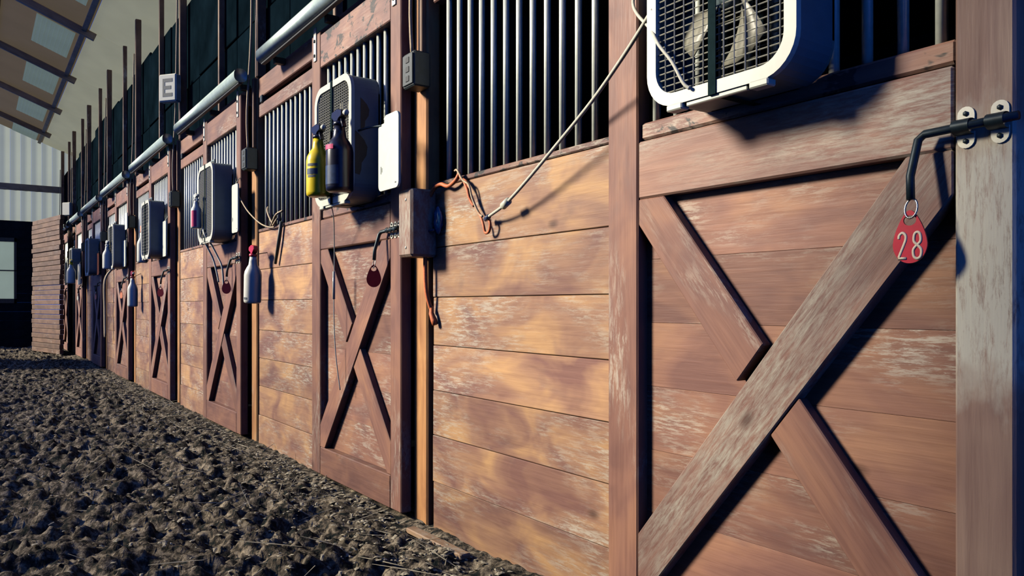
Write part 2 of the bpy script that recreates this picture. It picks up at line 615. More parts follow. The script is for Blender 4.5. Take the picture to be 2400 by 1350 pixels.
# ------------------------------------------------------------------ building shell
def build_shell():
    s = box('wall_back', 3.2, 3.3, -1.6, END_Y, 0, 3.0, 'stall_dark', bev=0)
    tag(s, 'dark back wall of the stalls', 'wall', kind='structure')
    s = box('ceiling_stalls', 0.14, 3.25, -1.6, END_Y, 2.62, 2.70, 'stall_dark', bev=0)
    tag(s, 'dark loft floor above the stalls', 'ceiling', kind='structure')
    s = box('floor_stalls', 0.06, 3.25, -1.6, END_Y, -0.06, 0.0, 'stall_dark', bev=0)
    tag(s, 'dark bedding floor inside the stalls', 'floor', kind='structure')
    # near-black panels standing in for the unlit loft, one per half bay
    w = link('wall_loft', None, None, None, T(0.09, 0, 2.6))
    tag(w, 'near-black panels standing in for the unlit loft above the door tracks', 'wall', kind='structure')
    y = -1.2
    i = 0
    while y < END_Y - 0.02:
        y1 = min(y + PITCH / 2, END_Y)
        top = 3.86 + 0.05 * math.sin(i * 2.3)
        box('panel', 0.075, 0.105, y + 0.004, y1 - 0.004, 2.55, 3.02, 'loft_shade', w, 0.004)
        box('panel', 0.07 + 0.012 * (i % 2), 0.105, y + 0.004, y1 - 0.004, 3.035, top, 'loft_shade', w, 0.004)
        y = y1
        i += 1
    # partitions between stalls
    for k in range(-1, NB):
        yy = 2.93 + PITCH * k
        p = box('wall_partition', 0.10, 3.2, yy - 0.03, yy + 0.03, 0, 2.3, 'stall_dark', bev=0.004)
        tag(p, 'dark board partition behind the %s stall' % (ordinal(k) if k >= 0 else 'unseen first'), 'wall', kind='structure')
    # roof: brown sheathing with added glow over the aisle, pale daylit sheets nearer the stalls
    zr = lambda x: 4.42 - 0.40 * x
    ang = math.atan(0.40)
    c = link('ceiling', None, None, None, T(0, 0, 4.42))
    tag(c, 'sloping barn roof with self-lit brown sheathing, rafters and pale daylit sheets', 'ceiling', kind='structure')
    rotY = Matrix.Rotation(ang, 4, 'Y')

    def slope_box(name, xa, xb, ya, yb, dz, th, mat, bev=0.0):
        L = (xb - xa) / math.cos(ang)
        me = box_mesh(L, yb - ya, th, bev)
        xm = (xa + xb) / 2
        return link(name, me, mat, c, T(xm, (ya + yb) / 2, zr(xm) + dz) @ rotY)
    raf = [11.62 + PITCH * j for j in range(-5, 4)]
    for j, y in enumerate(raf):
        y1 = min(y + PITCH, END_Y)
        slope_box('sheathing', -2.2, -0.34, y, y1 - 0.003, 0.07, 0.02, 'ply_glow')
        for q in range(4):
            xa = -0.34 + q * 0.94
            slope_box('glow_sheet', xa, xa + 0.935, y, y1 - 0.003, 0.06, 0.006, 'skylight')
        # rafter (grain across the aisle)
        me = box_mesh(0.05, 2.1, 0.10, 0.006)
        xm = -1.25
        w = T(xm, y, zr(xm) - 0.005) @ rotY @ Matrix.Rotation(math.pi / 2, 4, 'Z')
        link('rafter', me, 'wood_rafter', c, w)
        # skylight pane with ribs
        pa = slope_box('skylight_pane', -0.92, -0.47, y + 0.38, min(y + 1.62, END_Y - 0.05), 0.045, 0.012, 'skylight_pane')
        for q in range(9):
            xx = -0.90 + q * 0.05
            me = box_mesh(0.012, min(1.22, END_Y - y - 0.5), 0.008, 0.002)
            link('rib', me, 'skylight_pane', pa, T(xx, (y + 0.38 + min(y + 1.62, END_Y - 0.05)) / 2, zr(xx) + 0.037) @ rotY)
        # purlins along the roof
        for xx in (-1.35, -0.40):
            if y1 - y > 0.3:
                slope_box('purlin', xx - 0.03, xx + 0.03, y + 0.03, y1 - 0.03, 0.035, 0.06, 'wood_rafter', 0.004)
    # end wall of the barn
    e = link('wall_end', None, None, None, T(0, END_Y, 0))
    tag(e, 'far end wall with dark lower boarding and pale corrugated sheets above', 'wall', kind='structure')
    for i in range(14):
        z0 = i * 0.2016
        # boards left and right of the window opening
        if 1.05 < z0 + 0.1 < 2.4:
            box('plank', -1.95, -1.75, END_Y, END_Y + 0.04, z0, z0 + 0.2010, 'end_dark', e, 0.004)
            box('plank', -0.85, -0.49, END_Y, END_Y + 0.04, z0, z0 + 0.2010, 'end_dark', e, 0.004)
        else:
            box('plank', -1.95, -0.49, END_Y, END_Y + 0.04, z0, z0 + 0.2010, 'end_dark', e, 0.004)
    n = 28
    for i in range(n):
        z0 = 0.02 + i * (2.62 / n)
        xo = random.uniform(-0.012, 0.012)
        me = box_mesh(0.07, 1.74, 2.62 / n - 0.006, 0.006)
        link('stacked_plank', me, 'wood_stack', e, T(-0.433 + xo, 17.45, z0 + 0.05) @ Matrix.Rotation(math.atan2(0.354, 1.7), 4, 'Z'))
    for (z0, z1, yo) in ((2.80, 3.50, 0.0), (3.64, 5.4, 0.0)):
        for q in range(27):
            xx = -1.95 + q * 0.20
            v, f = [], []
            for s in range(7):
                t = s / 6
                yy = END_Y + 0.02 - 0.018 * math.sin(math.pi * t) ** 2
                v += [(xx + 0.198 * t - xx, yy - END_Y, 0), (xx + 0.198 * t - xx, yy - END_Y, z1 - z0)]
            for s in range(6):
                f.append((2 * s, 2 * s + 2, 2 * s + 3, 2 * s + 1))
            key = ('corr', z0)
            if key not in _cache:
                _cache[key] = mesh_from(v, f, 'corrugated', True)
            link('corrugated_sheet', _cache[key], 'end_sheet', e, T(xx, END_Y, z0))
    for z0 in (3.50,):
        me = box_mesh(0.09, 5.3, 0.14, 0.006)
        link('girt', me, 'wood_rafter', e, T(0.7, END_Y - 0.03, z0 + 0.07) @ Matrix.Rotation(math.pi / 2, 4, 'Z'))
    # unseen boarded walls added to shade both aisle ends, leaving a wide gap
    for (nm, ya, yb) in (('near', -3.2, 2.95), ('far', 14.8, 17.3)):
        g = link('wall_added_' + nm, None, None, None, T(-3.0, (ya + yb) / 2, 0))
        tag(g, 'unseen boarded wall added to shade the aisle, %s the opening' % ('before' if nm == 'near' else 'beyond'), 'wall', kind='structure')
        nb = 14
        for q in range(nb):
            box('plank', -3.04, -3.0, ya, yb, 0.01 + q * 0.3, 0.30 + q * 0.3, 'wood_upper', g, 0.004)
        for yy in (ya, (ya + yb) / 2, yb):
            upright('wall_post', -3.16, -3.04, yy - 0.06, yy + 0.06, -0.05, 4.4, 'wood_upper', g, 0.006)
    a = link('wall_added', None, None, None, T(-14.0, 8.0, 0))  # unseen wall added for its glow; near part left as unlit boarding
    tag(a, 'unseen arena wall added for light, dark kickboard below glowing sheets', 'wall', kind='structure')
    for q in range(13):
        ya = -6.0 + q * 2.2
        box('kickboard', -14.0, -13.95, ya, ya + 2.19, -0.1, 1.6, 'end_dark', a, 0.004)
        box('glow_sheet' if ya > 5 else 'boarding', -14.02, -14.0, ya, ya + 2.19, 1.62, 7.6, 'arena_glow' if ya > 5 else 'wood_upper', a, 0)
        box('wall_post', -13.98, -13.86, ya - 0.06, ya + 0.06, -0.1, 7.6, 'wood_rafter', a, 0.006)
    wdw = link('window_1', None, None, None, T(-1.3, END_Y, 1.1))
    tag(wdw, 'pale daylit window in the dark far end wall', 'window', kind='structure')
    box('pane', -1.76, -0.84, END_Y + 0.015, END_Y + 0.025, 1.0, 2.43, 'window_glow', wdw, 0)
    for (xa, xb, za, zb) in ((-1.78, -1.72, 0.99, 2.44), (-0.88, -0.83, 0.99, 2.44), (-1.78, -0.83, 0.99, 1.09), (-1.78, -0.83, 2.35, 2.44), (-1.78, -0.83, 1.70, 1.725)):
        box('window_frame', xa, xb, END_Y - 0.012, END_Y + 0.03, za, zb, 'box_dark', wdw, 0.003)


build_shell()

# ------------------------------------------------------------------ bars
BAR_LEN = 0.82


def bar_mesh(length, r=0.0118, seg=12):
    key = ('bar', length, r)
    if key not in _cache:
        v, f = tube_geo([(0, 0, 0), (0, 0, length)], r, seg)
        _cache[key] = mesh_from(v, f, 'bar', True)
    return _cache[key]


# ------------------------------------------------------------------ fixed stall panels
def build_panel(k):
    y0, y1 = 1.62 + PITCH * k, 2.872 + PITCH * k
    lab = 'worn plank and bar front of the %s horse stall from the camera' % ordinal(k) if k >= 0 else 'plank stall front at the right edge, past the door tagged 28'
    p = thing('horse_stall', lab, 'horse stall', (0.02, (y0 + y1) / 2, 0), 'horse stalls along the aisle')
    zs = [0.0, 0.20, 0.398, 0.588, 0.780, 0.983, 1.192, 1.445]
    for i in range(7):
        g = 0.0012
        dx = random.uniform(-0.003, 0.003)
        tilt = Matrix.Rotation(random.uniform(-0.0006, 0.0006), 4, 'X')
        box('board', 0.0 + dx, 0.04 + dx, y0, y1, zs[i] + (0.0012 if i else -0.02), zs[i + 1] - g, 'wood_board', p, 0.0022, tilt)
    box('sill', -0.004, 0.06, y0, y1, 1.447, 1.468, 'wood_sill', p, 0.004)
    n = 14
    for i in range(n):
        yy = y1 - 0.10 - i * 0.0835
        link('bar', bar_mesh(BAR_LEN), 'galvanised', p, T(0.022, yy, 1.455))
    box('head_rail', 0.0, 0.05, y0, y1, 2.235, 2.325, 'wood_frame', p, 0.005)
    box('header_board', -0.004, 0.036, y0 - 0.95, y1 - 0.01, 2.365, 2.50, 'wood_frame', p, 0.005)
    # spacer block and hook in the slot over the bars
    box('spacer_block', -0.012, 0.03, y1 - 0.10, y1 - 0.055, 2.322, 2.372, 'dark_iron', p, 0.004)


for k in range(-1, NB):
    build_panel(k)


# ------------------------------------------------------------------ posts between stalls
def build_post(k):
    y0, y1 = 2.926 + PITCH * k, 3.046 + PITCH * k
    lab = 'orange-brown upright post with electrical box at the far end of the %s stall front' % ordinal(k) if k >= 0 else 'upright post at the right edge, beside the door tagged 28'
    p = thing('support_post', lab, 'post', (0.03, (y0 + y1) / 2, 0), 'upright posts between the stalls')
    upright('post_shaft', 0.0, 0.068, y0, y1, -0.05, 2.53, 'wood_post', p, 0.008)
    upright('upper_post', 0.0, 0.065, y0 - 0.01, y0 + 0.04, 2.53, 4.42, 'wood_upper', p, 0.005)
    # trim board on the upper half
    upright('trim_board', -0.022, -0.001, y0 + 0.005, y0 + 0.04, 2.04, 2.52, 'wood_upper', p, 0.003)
    # electrical box with face plate
    b = box('electrical_box', -0.080, -0.001, y0 - 0.035, y1 - 0.052, 1.88, 2.03, 'box_dark', p, 0.006)
    box('cover_plate', -0.086, -0.0805, y0 - 0.028, y1 - 0.059, 1.89, 2.02, 'box_dark', b, 0.002)
    for zz in (1.915, 1.955, 1.995):
        box('socket', -0.0885, -0.086, y0 + 0.0, y0 + 0.03, zz - 0.012, zz + 0.012, 'black_rubber', b, 0.002)
    tube('conduit', [(-0.045, y1 - 0.07, 2.03), (-0.05, y1 - 0.065, 2.3), (-0.03, y0 + 0.03, 2.8), (-0.018, y0 + 0.05, 3.3), (-0.014, y0 + 0.02, 4.0)], 0.008, 'tan_twine', p, 6, sub=4)
    return p


for k in range(-1, NB):
    build_post(k)

for k in range(NB):
    y = 1.58 + PITCH * k
    if y > END_Y:
        break
    o = upright('loft_post', 0.02, 0.068, y - 0.015, y + 0.02, 2.50, 4.40, 'wood_upper', bev=0.004)
    o['label'] = 'thin brown loft stud rising above the track of the %s stall door' % ordinal(k)
    tag(o, None, 'post', 'studs above the door tracks')


# ------------------------------------------------------------------ door tracks
def build_track(k):
    ya, yb = 0.50 + PITCH * k, 2.45 + PITCH * k
    lab = 'grey steel pipe track above the %s stall door from the camera' % ordinal(k)
    p = thing('door_track', lab, 'door track', (-0.09, (ya + yb) / 2, 2.42), 'steel tracks over the sliding doors')
    # box-section track tube with rounded edges and a slot below
    v, f = [], []
    prof = rrect(0.088, 0.092, 0.036, 5)
    for yy in (ya, yb):
        for (a, b) in prof:
            v.append((a, yy, b))
    n = len(prof)
    for i in range(n):
        j = (i + 1) % n
        f.append((i, j, n + j, n + i))
    f.append(tuple(range(n)))
    f.append(tuple(range(n, 2 * n))[::-1])
    me = mesh_from([(a, b - (ya + yb) / 2, c) for a, b, c in v], f, 'track_tube', True)
    link('track_tube', me, 'track_steel', p, T(-0.105, (ya + yb) / 2, 2.525))
    box('track_slot', -0.118, -0.092, ya + 0.01, yb - 0.01, 2.468, 2.487, 'black_rubber', p, 0.002)
    for yy in (ya + 0.12, (ya + yb) / 2, yb - 0.12):
        box('track_bracket', -0.07, -0.004, yy - 0.02, yy + 0.02, 2.455, 2.495, 'dark_iron', p, 0.003)


for k in range(NB):
    build_track(k)


# ------------------------------------------------------------------ sliding doors
DOOR_WORDS = ['with a red 28 tag and large fan', 'hung with yellow and black bottles', 'third from the camera',
              'fourth from the camera', 'fifth from the camera', 'sixth from the camera', 'seventh from the camera', 'farthest from the camera']


def brace_poly(a, b, w, rect):
    (ay, az), (by, bz) = a, b
    L = math.hypot(by - ay, bz - az)
    ux, uz = (by - ay) / L, (bz - az) / L
    nx, nz = -uz, ux
    e = 0.3
    poly = [(ay - ux * e + nx * w / 2, az - uz * e + nz * w / 2), (ay - ux * e - nx * w / 2, az - uz * e - nz * w / 2),
            (by + ux * e - nx * w / 2, bz + uz * e - nz * w / 2), (by + ux * e + nx * w / 2, bz + uz * e + nz * w / 2)]
    y0, y1, z0, z1 = rect
    poly = clip_poly(poly, (1, 0), y1)
    poly = clip_poly(poly, (-1, 0), -y0)
    poly = clip_poly(poly, (0, 1), z1)
    poly = clip_poly(poly, (0, -1), -z0)
    return poly, math.atan2(bz - az, by - ay), (nx, nz), (ay * nx + az * nz)


def build_door(k, shift=0.0):
    y0, y1 = 0.615 + PITCH * k + shift, 1.705 + PITCH * k + shift
    lab = 'sliding X-braced wooden stall door ' + DOOR_WORDS[k]
    p = thing('stall_door', lab, 'stall door', (-0.03, (y0 + y1) / 2, 0), 'sliding stall doors along the aisle')
    XF = -0.060
    iy0, iy1 = y0 + 0.108, y1 - 0.125          # inside the stiles
    worn = 'wood_worn' if k == 0 else 'wood_frame'
    upright('stile', XF, -0.006, y1 - 0.125, y1, 0.03, 2.44, 'wood_frame', p, 0.005)
    upright('stile', XF, -0.006, y0, y0 + 0.105, 0.03, 2.44, 'wood_bare' if k == 0 else 'wood_frame', p, 0.005)
    box('bottom_rail', XF, -0.006, iy0, iy1, 0.03, 0.18, 'wood_frame', p, 0.004)
    box('middle_rail', XF + 0.002, -0.006, iy0, iy1, 1.25, 1.412, worn, p, 0.005)
    box('sill', XF + 0.014, -0.006, iy0, iy1, 1.418, 1.466, 'wood_sill', p, 0.006)
    box('top_rail', XF + 0.002, -0.006, iy0, iy1, 2.24, 2.42, 'wood_sill' if k == 1 else 'wood_frame', p, 0.004)
    zs = [0.18, 0.36, 0.54, 0.72, 0.90, 1.08, 1.25]
    for i in range(6):
        dx = random.uniform(-0.0005, 0.0005)
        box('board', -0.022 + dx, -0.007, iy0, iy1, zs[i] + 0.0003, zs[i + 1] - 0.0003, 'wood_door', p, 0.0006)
    rect = (iy0, iy1, 0.181, 1.249)
    A, B = (iy1, 0.20), (iy0, 1.262)
    poly, ang, nrm, cc = brace_poly(A, B, 0.126, rect)

    def add_brace(poly, ang, x0, x1, mat):
        cy = sum(q[0] for q in poly) / len(poly)
        cz = sum(q[1] for q in poly) / len(poly)
        me = prism_mesh([(q[0] - cy, q[1] - cz) for q in poly], x0, x1, 'brace', 0.003, ang)
        link('brace', me, mat, p, T(0, cy, cz) @ Matrix.Rotation(ang, 4, 'X'))
    add_brace(poly, ang, XF, -0.0235, worn)
    A2, B2 = (iy1, 1.272), (iy0, 0.229)
    poly2, ang2, _, _ = brace_poly(A2, B2, 0.120, rect)
    half = 0.063
    pa = clip_poly(poly2, nrm, cc - half - 0.022)
    pb = clip_poly(poly2, (-nrm[0], -nrm[1]), -(cc + half + 0.002))
    for q in (pa, pb):
        if len(q) > 2:
            add_brace(q, ang2, XF + 0.004, -0.0235, 'wood_frame')
    n = 11
    span = iy1 - iy0
    for i in range(n):
        yy = iy0 + span * (i + 0.5) / n
        link('bar', bar_mesh(BAR_LEN), 'galvanised', p, T(-0.022, yy, 1.44))
    # hangers to the track
    for yy in (y1 - 0.06, y0 + 0.06):
        h = box('hanger_strap', -0.066, XF - 0.0005, yy - 0.018, yy + 0.018, 2.29, 2.475, 'zinc', p, 0.0015)
        for zz in (2.32, 2.40):
            box('bolt_head', -0.072, -0.066, yy - 0.008, yy + 0.008, zz - 0.008, zz + 0.008, 'dark_iron', h, 0.002)
    # bolt latch: two brackets with paired ears, sliding rod bent down as handle
    lat = tube('latch_rod', [(-0.083, y0 - 0.015, 1.287), (-0.083, y0 + 0.150, 1.283), (-0.088, y0 + 0.160, 1.272), (-0.108, y0 + 0.165, 1.20), (-0.112, y0 + 0.162, 1.155)], 0.0085, 'dark_iron', p, 8)
    ears = [(y0 + 0.024, 0.0), (y0 + 0.083, 0.0)]
    if k == 1:
        ears = [(y0 + 0.012, 0.0), (y0 + 0.048, 0.0), (y0 + 0.084, 0.0)]
    for (yy, _) in ears:
        w = 0.031 if k != 1 else 0.026
        for sgn in (1, -1):
            poly_e = []
            for q in range(9):
                a = math.pi * q / 8
                poly_e.append((w / 2 * math.cos(a), sgn * (0.024 + w / 2 * math.sin(a))))
            poly_e += [(-w / 2, sgn * 0.009), (w / 2, sgn * 0.009)]
            if sgn < 0:
                poly_e = poly_e[::-1]
            ear = link('latch_plate', prism_mesh(poly_e, -0.0035, 0.0, 'latch_plate', 0.0), 'zinc', p, T(XF, yy, 1.286))
            ear_s = lathe_mesh([(0.0052, 0), (0.0052, 0.002), (0.0035, 0.0035)], 'screw', 6)
            link('screw', ear_s, 'dark_iron', ear, T(XF - 0.0035, yy, 1.286 + sgn * 0.026) @ Matrix.Rotation(-math.pi / 2, 4, 'Y'))
        # strap bulging over the rod
        pts = []
        for q in range(9):
            a = math.pi * q / 8
            pts.append((XF - 0.0125 - 0.020 * math.sin(a), 1.286 + 0.0145 * math.cos(a)))
        v, f = [], []
        for (xx, zz) in pts:
            v += [(xx, yy - w / 2, zz), (xx, yy + w / 2, zz)]
        v = [(XF, yy - w / 2, 1.3005), (XF, yy + w / 2, 1.3005)] + v + [(XF, yy - w / 2, 1.2715), (XF, yy + w / 2, 1.2715)]
        for q in range(len(v) // 2 - 1):
            f.append((2 * q, 2 * q + 1, 2 * q + 3, 2 * q + 2))
        me = mesh_from([(a + 0.08, b - yy, c - 1.286) for a, b, c in v], f, 'latch_strap', True)
        link('latch_strap', me, 'dark_iron', p, T(-0.08, yy, 1.286))
    return y0, y1


DOOR_SHIFT = [0.0, 0.0, 0.05, 0.0, 0.0, 0.0, 0.0, 0.0]
DOORS = [build_door(k, DOOR_SHIFT[k]) for k in range(NB)]


# ------------------------------------------------------------------ number tags on the latches
DIG = {
    '2': [[(-0.45, 0.55), (-0.38, 0.82), (0.0, 1.0), (0.38, 0.82), (0.42, 0.5), (0.2, 0.1), (-0.2, -0.5), (-0.5, -0.96), (0.5, -0.96)]],
    '8': [[(0.0, 0.04), (-0.36, 0.26), (-0.42, 0.55), (-0.3, 0.88), (0.0, 1.0), (0.3, 0.88), (0.42, 0.55), (0.36, 0.26), (0.0, 0.04),
           (-0.42, -0.25), (-0.5, -0.52), (-0.38, -0.86), (0.0, -1.0), (0.38, -0.86), (0.5, -0.52), (0.42, -0.25), (0.0, 0.04)]],
}


def build_tag(k, y0, mat, label, digits=None, scale=1.0, twist=0.0):
    yc = y0 + 0.162
    p = thing('number_tag', label, 'tag', (-0.112, yc, 1.03), 'tags hanging from the door latches')
    x = -0.114
    top, bot = 1.137, 1.031
    # tear-drop outline with an oval hole near the top
    H = top - bot
    outer, inner = [], []
    n = 40
    for i in range(n):
        a = 2 * math.pi * i / n
        s, c = math.sin(a), math.cos(a)
        w = 0.0335 if s < 0 else 0.0335 * (1 - 0.36 * s ** 1.3)
        outer.append((w * c, 0.066 * s if s > 0 else 0.037 * s))
        inner.append((0.0125 * c, 0.046 + 0.010 * s))
    cz = bot + 0.037
    tw = Matrix.Rotation(twist, 4, 'Z') @ Matrix.Diagonal((1, scale, scale, 1))
    me = ring_mesh(outer, inner, -0.0018, 0.0018, 'tag_plate')
    o = link('tag_plate', me, mat, p, T(x, yc, cz) @ tw)
    if digits:
        v, f = [], []
        for ci, ch in enumerate(digits):
            ox = -0.0142 + ci * 0.0290
            for st in DIG[ch]:
                pts = smooth_pts([(0, -(ox + q[0] * 0.0158), -0.003 + q[1] * 0.0255) for q in st[:7]] if False else [(0, -(ox + q[0] * 0.0158), -0.003 + q[1] * 0.0255) for q in st], 4) if ch == '8' else \
                    smooth_pts([(0, -(ox + q[0] * 0.0158), -0.003 + q[1] * 0.0255) for q in st[:-1]], 4) + [Vector((0, -(ox + st[-1][0] * 0.0158), -0.003 + st[-1][1] * 0.0255))]
                tube_geo(pts, 0.0029, 6, v, f)
        v = [(a * 0.5, b, c) for a, b, c in v]
        link('digits', mesh_from(v, f, 'digits', True), 'tag_print', o, T(x - 0.0019, yc, cz) @ tw)
    # split ring joining tag and latch rod
    ring = [(0.004 * math.sin(2 * math.pi * i / 20), 0.012 * math.cos(2 * math.pi * i / 20), 0.019 * math.sin(2 * math.pi * i / 20)) for i in range(20)]
    v, f = tube_geo([Vector(q) for q in ring], 0.0022, 6, closed=True)
    link('split_ring', mesh_from(v, f, 'split_ring', True), 'ring_steel', p, T(x, yc - 0.002, 1.137))


TAG_DATA = [('red_tag', 'bright red plastic tag numbered 28 hanging from the nearest door latch', '28', 0.0),
            ('dark_red_tag', 'dark red tag on the latch of the door with the bottles', None, 0.9),
            ('dark_red_tag', 'small dark tag on the third door latch, below the hanging white sign', None, 0.9),
            ('dark_red_tag', 'small dark red tag on the fourth door latch', None, 0.8),
            ('orange_sheet', 'small orange-red tag on the fifth door latch', None, 0.3),
            ('orange_sheet', 'small orange-red tag on the sixth door latch', None, 0.2),
            ('paper_white', 'small pale pinkish tag on the seventh door latch', None, 0.2),
            ('orange_sheet', 'tiny orange tag on the farthest door latch', None, 0.2)]
for k in range(NB):
    m_, l_, d_, tw_ = TAG_DATA[k]
    build_tag(k, DOORS[k][0], m_, l_, d_, 1.0, tw_)


# ------------------------------------------------------------------ box fans hung on the doors
def build_fan(yc, zc, w, h, label, detail=True, strap=True, rotx=0.0, side_patches=True):
    xb, xf = -0.066, -0.205
    p = thing('box_fan', label, 'box fan', (xb, yc, zc - h / 2), 'box fans hung on the stall doors')
    base = T(0, yc, zc) @ Matrix.Rotation(rotx, 4, 'X')
    ro = 0.085
    out = rrect(w, h, ro, 8)
    inn = rrect(w - 0.012, h - 0.012, ro - 0.006, 8)
    link('housing', ring_mesh(out, inn, xf + 0.012, xb, 'housing'), 'fan_grey', p, base)
    rim_i = rrect(w - 0.052, h - 0.052, ro - 0.022, 8)
    rim_o = rrect(w + 0.008, h + 0.008, ro + 0.004, 8)
    link('front_frame', ring_mesh(rim_o, rim_i, xf - 0.004, xf + 0.012, 'front_frame'), 'fan_white', p, base)
    link('back_frame', ring_mesh(out, rim_i, xb - 0.008, xb - 0.0005, 'back_frame'), 'fan_white', p, base)
    # wire grilles
    iw, ih, ri = w - 0.05, h - 0.05, ro - 0.022

    def half_h(y):
        d = abs(y) - (iw / 2 - ri)
        return ih / 2 if d <= 0 else ih / 2 - ri + math.sqrt(max(ri * ri - d * d, 0))

    def half_w(z):
        d = abs(z) - (ih / 2 - ri)
        return iw / 2 if d <= 0 else iw / 2 - ri + math.sqrt(max(ri * ri - d * d, 0))
    for (nm, xx, sp_v, sp_h) in (('front_grille', xf + 0.003, (0.030 if w < 0.43 else 0.022) if detail else 0.045, (0.0165 if w < 0.43 else 0.0125) if detail else 0.03), ('back_grille', xb - 0.01, 0.036 if detail else 0.08, 0.022 if detail else 0.06)):
        v, f = [], []
        y = -iw / 2 + sp_v / 2
        while y < iw / 2:
            hh = half_h(y)
            tube_geo([(0, y, -hh), (0, y, hh)], 0.0019 if w < 0.43 else 0.0028, 4, v, f)
            y += sp_v
        z = -ih / 2 + sp_h / 2
        while z < ih / 2:
            ww = half_w(z)
            tube_geo([(0.002, -ww, z), (0.002, ww, z)], 0.0016 if w < 0.43 else 0.0024, 4, v, f)
            z += sp_h
        link(nm, mesh_from(v, f, nm), 'fan_wire', p, base @ T(xx, 0, 0))
    # blades and motor
    hub = lathe_mesh([(0.045, -0.03), (0.055, -0.02), (0.055, 0.03), (0.03, 0.04)], 'motor', 16)
    link('motor', hub, 'fan_grey', p, base @ T((xf + xb) / 2, 0, 0) @ Matrix.Rotation(-math.pi / 2, 4, 'Y'))
    R = min(w, h) / 2 - 0.03
    v, f = [], []
    for q in range(5):
        a0 = 2 * math.pi * q / 5 + 0.3
        b0 = len(v)
        nr, na = 5, 4
        for i in range(nr):
            r = 0.05 + (R - 0.05) * i / (nr - 1)
            for j in range(na):
                a = a0 + (0.95 * (j / (na - 1)) - 0.2) * (0.7 + 0.3 * i / (nr - 1)) + 0.18 * i / (nr - 1)
                x = 0.030 * (j / (na - 1) - 0.5) * 1.6
                v.append((x, r * math.cos(a), r * math.sin(a)))
        for i in range(nr - 1):
            for j in range(na - 1):
                f.append((b0 + i * na + j, b0 + i * na + j + 1, b0 + (i + 1) * na + j + 1, b0 + (i + 1) * na + j))
    b = link('fan_blades', mesh_from(v, f, 'fan_blades', True), 'fan_blade', p, base @ T((xf + xb) / 2 - 0.01, 0, 0))
    md = b.modifiers.new('thick', 'SOLIDIFY')
    md.thickness = 0.003
    # feet and fittings under the frame
    for yy in (-w * 0.29, w * 0.29):
        link('foot', box_mesh(0.03, 0.05, 0.016, 0.003), 'fan_white', p, base @ T(xf + 0.008, yy, -h / 2 - 0.010))
    link('bottom_lip', box_mesh(0.012, w * 0.42, 0.012, 0.002), 'fan_white', p, base @ T(xf + 0.006, 0, -h / 2 - 0.009))
    # carry handle on top
    pts = [(xf + 0.05, -0.07, h / 2), (xf + 0.05, -0.06, h / 2 + 0.035), (xf + 0.05, 0.06, h / 2 + 0.035), (xf + 0.05, 0.07, h / 2)]
    v, f = tube_geo(pts, 0.008, 6)
    link('handle', mesh_from(v, f, 'handle', True), 'fan_grey', p, base)
    if strap:
        # dark strap around the middle, tying the fan to the bars
        o_ = [(xf - 0.007, -h / 2 - 0.006), (xb + 0.03, -h / 2 - 0.006), (xb + 0.03, h / 2 + 0.006), (xf - 0.007, h / 2 + 0.006)]
        i_ = [(xf - 0.0045, -h / 2 - 0.0045), (xb + 0.0275, -h / 2 - 0.0045), (xb + 0.0275, h / 2 + 0.0045), (xf - 0.0045, h / 2 + 0.0045)]
        wv = 0.011
        v = [(q[0], -wv, q[1]) for q in o_] + [(q[0], -wv, q[1]) for q in i_] + [(q[0], wv, q[1]) for q in o_] + [(q[0], wv, q[1]) for q in i_]
        f = []
        for i in range(4):
            j = (i + 1) % 4
            f += [(i, j, 4 + j, 4 + i), (8 + i, 12 + i, 12 + j, 8 + j), (i, 8 + i, 8 + j, j), (4 + i, 4 + j, 12 + j, 12 + i)]
        link('strap', mesh_from(v, f, 'strap'), 'strap_web', p, base @ T(0, 0.005, 0))
    if side_patches:
        # flat dark patches on the near side of the housing
        for (zc2, sg) in ((0.10, 1), (-0.08, -1)):
            poly = []
            for (xx, zz) in ((0.0, -0.095), (0.022, -0.10), (0.03, -0.075), (0.032, -0.045), (0.055, -0.01), (0.060, 0.03), (0.045, 0.06), (0.02, 0.085), (0.0, 0.10)):
                poly.append((xx, zz))
            v = [(q[0], 0, q[1]) for q in poly] + [(q[0], 0.0015, q[1]) for q in poly]
            m = len(poly)
            f = [tuple(range(m)), tuple(range(m, 2 * m))[::-1]] + [(i, m + i, m + (i + 1) % m, (i + 1) % m) for i in range(m)]
            xo = xf + 0.016 if sg < 0 else xf + 0.042
            sc = 1.0 if sg < 0 else 0.72
            link('side_patch', mesh_from(v, f, 'side_patch'), 'black_rubber', p, base @ T(xo, -w / 2 - 0.0012, zc2) @ Matrix.Scale(sc, 4))
    return p


build_fan(1.178, 1.70, 0.422, 0.52, 'large white-rimmed box fan on the nearest door, above the tag 28', True, True, 0.0, False)
build_fan(3.478, 1.722, 0.448, 0.575, 'white-rimmed box fan behind the yellow and black bottles', True)
build_fan(5.93, 1.70, 0.44, 0.56, 'white-rimmed box fan on the third door, dark strap around it', True, True, 0.0, False)
build_fan(8.36, 1.70, 0.44, 0.56, 'white-rimmed box fan on the fourth door from the camera', False, True, 0.0, False)
build_fan(10.72, 1.68, 0.44, 0.54, 'grey box fan on the fifth door from the camera', False, True, 0.0, False)
build_fan(13.2, 1.68, 0.44, 0.54, 'grey box fan on the sixth door beside the orange sheet', False, True, 0.0, False)
build_fan(15.6, 1.68, 0.44, 0.54, 'small distant box fan on the seventh door', False, True, 0.0, False)


